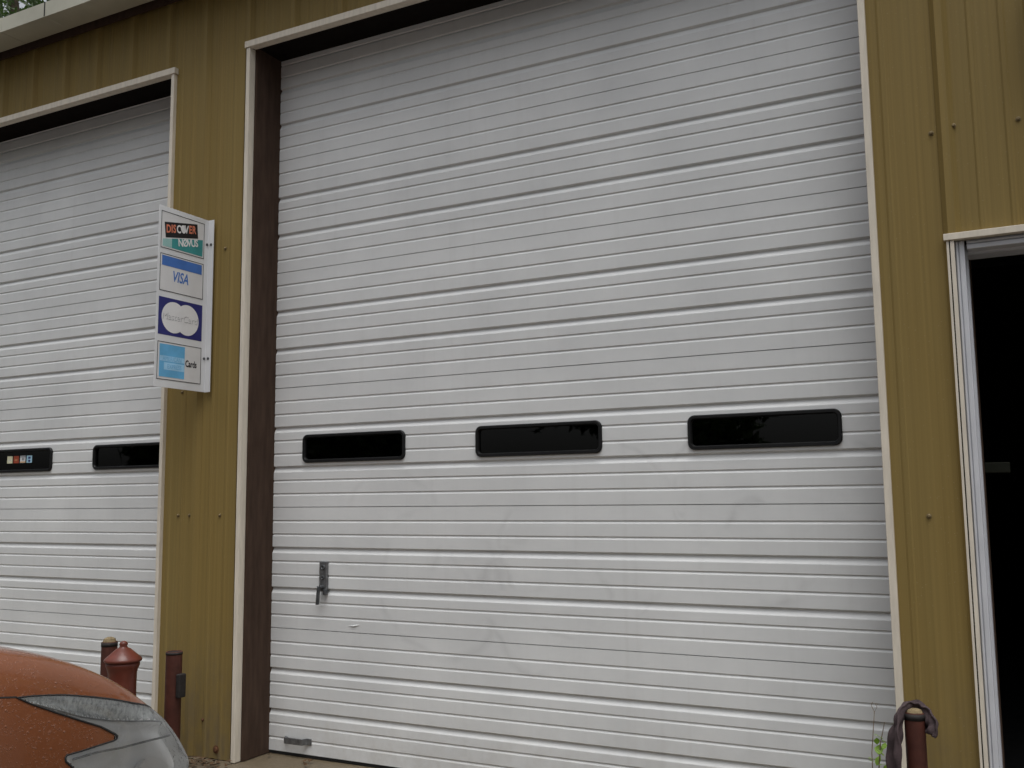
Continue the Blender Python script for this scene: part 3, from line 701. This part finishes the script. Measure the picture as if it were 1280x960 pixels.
def patch(poly, grid=.009):
    p = np.array(poly); g_ = np.array([(a, b_) for a in np.arange(-.3, .62, grid) for b_ in np.arange(-.12, .4, grid)])
    g_ = g_[inpoly(g_[:, 0], g_[:, 1], [tuple(q) for q in p])]
    dmin = np.array([np.min(np.hypot(*(p-q).T)) for q in g_]); g_ = g_[dmin > grid*.5]
    pts = [Vector(q) for q in np.concatenate([p, g_])]; n = len(p)
    vs, es, fs, *_ = delaunay_2d_cdt(pts, [(i, (i+1) % n) for i in range(n)], [list(range(n))], 1, 1e-5)
    return np.array([tuple(q) for q in vs]), fs, n
for side in (1, -1):
    hp, hf, nb = patch(bd)
    dist = np.array([np.min(np.hypot(*(bd-q).T)) for q in hp])
    k_ = np.clip(dist/.055, 0, 1)
    root = mesh_obj('headlight', surf(hp[:, 0], hp[:, 1], .0015+.004*np.minimum(1, dist/.02), side), hf, M['lens'], smooth=True); rel(root, car)
    up = hp[:, 1]-np.interp(hp[:, 0], [-.25, .03, .10, .19, .27, .36, .45, .585], [.07, .098, .122, .152, .182, .226, .285, .371])
    dep = -.004-.032*k_+.020*np.clip(1-np.abs(up)/.02, 0, 1)*k_+.016*np.clip(up/.05, 0, 1)*k_
    cen_up = np.array([np.mean([up[i] for i in q]) for q in hf])
    rf = mesh_obj('reflector', surf(hp[:, 0], hp[:, 1], dep, side), hf, None, mats=[M['reflector'], M['ribbed']], fm=[1 if u0 > .004 and np.mean([hp[i, 0] for i in q]) > .03 else 0 for u0, q in zip(cen_up, hf)], smooth=True); sub(rf, root)
    for pth, rr_ in (([(.52, .325), (.45, .281), (.36, .224), (.27, .181), (.19, .151), (.10, .122), (.03, .098)], .0022), ([(.40, .118), (.32, .112), (.24, .098), (.15, .088), (.06, .075), (.0, .06)], .003)):
        pp = np.array(pth); tt = np.linspace(0, len(pp)-1, 30); a_, b_ = np.interp(tt, range(len(pp)), pp[:, 0]), np.interp(tt, range(len(pp)), pp[:, 1])
        dm_ = np.array([np.min(np.hypot(*(bd-q).T)) for q in np.stack([a_, b_], 1)])
        sub(MB().tube(surf(a_, b_, -.003-.007*np.clip(dm_/.055, 0, 1), side), rr_, 8).obj('trim_bar', M['galv'], smooth=True), root)
    ring_v = []; bi = inset(bd, .0022); bo = inset(bd, -.0022)
    pr_ = [surf(bo[:, 0], bo[:, 1], .0006, side), surf(bo[:, 0], bo[:, 1], .0022, side), surf(bi[:, 0], bi[:, 1], .0024, side), surf(bi[:, 0], bi[:, 1], -.004, side)]
    n = len(bd); sub(mesh_obj('gasket', np.concatenate(pr_), [(j*n+i, j*n+(i+1) % n, (j+1)*n+(i+1) % n, (j+1)*n+i) for j in range(3) for i in range(n)], M['rubber'], smooth=True), root)
    for (a, b_, r, mt, nm, dp) in ((.165, -.006, .052, 'reflector', 'lamp_bowl', -.030), (-.10, .03, .040, 'reflector', 'lamp_bowl', -.034), (.165, -.006, .022, 'amber', 'indicator', -.020)):
        c = surf([a], [b_], dp, side)[0]; dr = surf([a], [b_], 0, side)[0]-surf([a], [b_], -.05, side)[0]; dr /= np.linalg.norm(dr)
        q = MB().lathe([(r*.25, -.02), (r*.8, -.004), (r, .012), (r*.92, .013), (r*.65, 0), (r*.35, .004), (r*.1, .008)], n=28)
        rotm = Vector(dr).to_track_quat('Z', 'Y').to_matrix(); q.v = [tuple(np.array(rotm @ Vector(p))+c) for p in q.v]; sub(q.obj(nm, M[mt], smooth=True), root)
    # shut line between bonnet and wing, running back from the tail of the lamp
    ll = [(.583, .372), (.649, .397), (.76, .432), (.90, .475), (1.05, .52)]
    lp = np.array([np.array(ll[i])+(np.array(ll[i+1])-np.array(ll[i]))*t for i in range(len(ll)-1) for t in np.linspace(0, 1, 9)[:-1]])
    top, bot = surf(lp[:, 0], lp[:, 1]+.0028, .0008, side), surf(lp[:, 0], lp[:, 1]-.0028, .0008, side); n = len(lp)
    rel(mesh_obj('shut_line', np.concatenate([top, bot]), [(i, i+1, n+i+1, n+i) for i in range(n-1)], M['rubber']), car)
# cabin: dark glass house, roof and pillars
lev = []
for t in np.linspace(0, 1, 7):
    z = .98+.50*t; hw = .80-.20*t-.02*math.sin(math.pi*t); v0 = -2.62-.80*t+.06*math.sin(math.pi*t); v1 = -5.52+.38*t-.05*math.sin(math.pi*t)
    p = rrect(-hw, hw, v1, v0, .20, 6); lev.append([(XC+a, b_, z) for a, b_ in p])
n = len(lev[0]); v = [p for l in lev for p in l]; f = [(j*n+k, j*n+(k+1) % n, (j+1)*n+(k+1) % n, (j+1)*n+k) for j in range(6) for k in range(n)]
simple('car_glass', (0.012, 0.014, 0.015), .06, 0, coat=.6)
rel(mesh_obj('window_glass', v, f, M['car_glass'], smooth=True), car)
tp_ = [[(XC+a, b_, z) for a, b_ in rrect(-.605+i_, .605-i_, -5.16+i_, -3.40-i_, .2-i_*.4, 6)] for z, i_ in ((1.455, 0), (1.488, .01), (1.51, .06), (1.525, .2))]
v = [p for l in tp_ for p in l]; f = [(j*n+k, j*n+(k+1) % n, (j+1)*n+(k+1) % n, (j+1)*n+k) for j in range(3) for k in range(n)]+[tuple(range(3*n, 4*n))]
rel(mesh_obj('roof_panel', v, f, M['car'], smooth=True), car)
for sx_ in (-1, 1):
    for (va, vb, wd) in ((-2.72, -3.50, .035), (-3.95, -4.0, .04), (-5.40, -5.06, .07)):
        q = MB(); ps = [];
        for t in np.linspace(0, 1, 6):
            hw = .80-.20*t-.02*math.sin(math.pi*t)-(.045 if abs(va+2.72) < .01 or abs(va+5.4) < .01 else 0)*(1-t)
            ps.append((XC+sx_*(hw+.004), va+(vb-va)*t, .98+.49*t))
        q.tube(ps, wd, 8); rel(q.obj('pillar', M['car'], smooth=True), car)
for av, aw in AX:
    for sx_ in (-1, 1):
        q = MB().lathe([(.21, -.09), (.30, -.095), (.318, -.07), (.32, 0), (.318, .07), (.30, .095), (.21, .09)], n=36); xo = XC+sx_*.755
        q.v = [(xo+c, av+a, aw+bb) for a, bb, c in q.v]; wh = rel(q.obj('tyre', M['tyre'], smooth=True), car); wh.name = 'wheel'
        q = MB().lathe([(.05, .06), (.21, .092), (.212, .10), (.195, .10), (.18, .075), (.06, .085), (.03, .09)], n=36)
        for k in range(5):
            an = 2*math.pi*k/5; q.add([(r*math.cos(an+d)+0, r*math.sin(an+d), h) for r, d, h in ((.03, -.4, .098), (.03, .4, .098), (.20, .13, .099), (.20, -.13, .099), (.03, -.4, .08), (.03, .4, .08), (.20, .13, .08), (.20, -.13, .08))], [(0, 1, 2, 3), (4, 7, 6, 5), (0, 4, 5, 1), (1, 5, 6, 2), (2, 6, 7, 3), (3, 7, 4, 0)])
        q.v = [(xo+sx_*c, av+a, aw+bb) for a, bb, c in q.v]; sub(q.obj('rim', M['alloy']), wh)
# grille and lower intake on the nose
gr = [surf([a], [b_], .004)[0] for a, b_ in ((-.30, .03), (-.62, .03), (-.62, -.06), (-.30, -.06))]
gv = np.array([[p[0], p[1]+.004, p[2]] for p in gr]); gv2 = gv.copy(); gv2[:, 0] = 2*XC-gv[:, 0]
b = MB().box(XC-.42, XC+.42, -1.475, -1.438, .30, .42); rel(b.obj('lower_grille', M['black_plastic'], bevel=.01), car)

# ------------------------------------------------------------------ trees
def tree(loc, h, spread, seed, label, group, leaves=9000, lsize=.11, name='tree'):
    rg = random.Random(seed); e = empty(name, loc, label, 'tree', group)
    b = MB(); top = h*.78
    pts = [(0, 0, -.1)]+[(rg.uniform(-.12, .12)*k, rg.uniform(-.12, .12)*k, top*k/5) for k in range(1, 6)]
    b.tube(pts, [.035*h*.55*(1-.14*k) for k in range(6)], 10); tips = []
    for k in range(16):
        z = h*rg.uniform(.10, .75); an = rg.uniform(0, 6.283); ln = spread*rg.uniform(.5, 1)*(1.1-.5*z/h)
        base = Vector((0, 0, z)); mid = base+Vector((math.cos(an)*ln*.5, math.sin(an)*ln*.5, ln*.25)); tip = base+Vector((math.cos(an)*ln, math.sin(an)*ln, ln*rg.uniform(.3, .6)))
        b.tube([base, mid, tip], [.045*h/8, .03*h/8, .01*h/8], 6); tips += [tip, mid*.4+tip*.6, mid]
    for k in range(14): tips.append(Vector((rg.gauss(0, spread*.35), rg.gauss(0, spread*.35), h*rg.uniform(.6, .97))))
    b.obj('trunk', M['bark'], e)
    v = []; f = []; cl_ = [(t, rg.uniform(.35, .8)*spread*.36) for t in tips]
    for k in range(leaves):
        t, r = cl_[rg.randrange(len(cl_))]; d = Vector((rg.gauss(0, 1), rg.gauss(0, 1), rg.gauss(0, .75))); d = d.normalized()*r*rg.random()**.45
        p = t+d; n_3 = Vector((rg.gauss(0, 1), rg.gauss(0, 1), rg.gauss(.6, 1))).normalized(); a = n_3.orthogonal().normalized(); a.rotate(Matrix.Rotation(rg.uniform(0, 6.28), 3, n_3)); c = n_3.cross(a); s0 = lsize*rg.uniform(.6, 1.3); o = len(v)
        v += [p-a*s0, p+c*s0*.45+n_3*s0*.1, p+a*s0, p-c*s0*.45+n_3*s0*.1]; f.append((o, o+1, o+2, o+3))
    mesh_obj('crown', v, f, M['leaf'], e); return e
tree((-12.6, 7.6, 0), 14.5, 5.0, 3, 'tall leafy tree rising behind the gutter at upper left', None, 20000, .075)
ex = tree((-8.6, -30, 0), 12.0, 5.4, 5, 'broad tree standing around the yard out of view, some mirrored in the door windows', 'trees across the yard', 14000, .30)
for (x_, y_, sc_, ro) in ((4.6, -31, .95, 1.0), (13, -29, 1.1, 2.2), (-18, -29, 1.15, 3.0), (22, -26, 1.15, 4.1), (-27, -24, 1.2, .5), (-33, -15, 1.2, 1.7), (28, -16, 1.2, 5.2)):  # last two, at the sides, are added unseen to block low sky light
    c = ex.copy(); COL.objects.link(c); c.location = (x_, y_, 0); c.scale = (sc_,)*3; c.rotation_euler = (0, 0, ro)
    for ch in ex.children:
        k = ch.copy(); COL.objects.link(k); k.parent = c
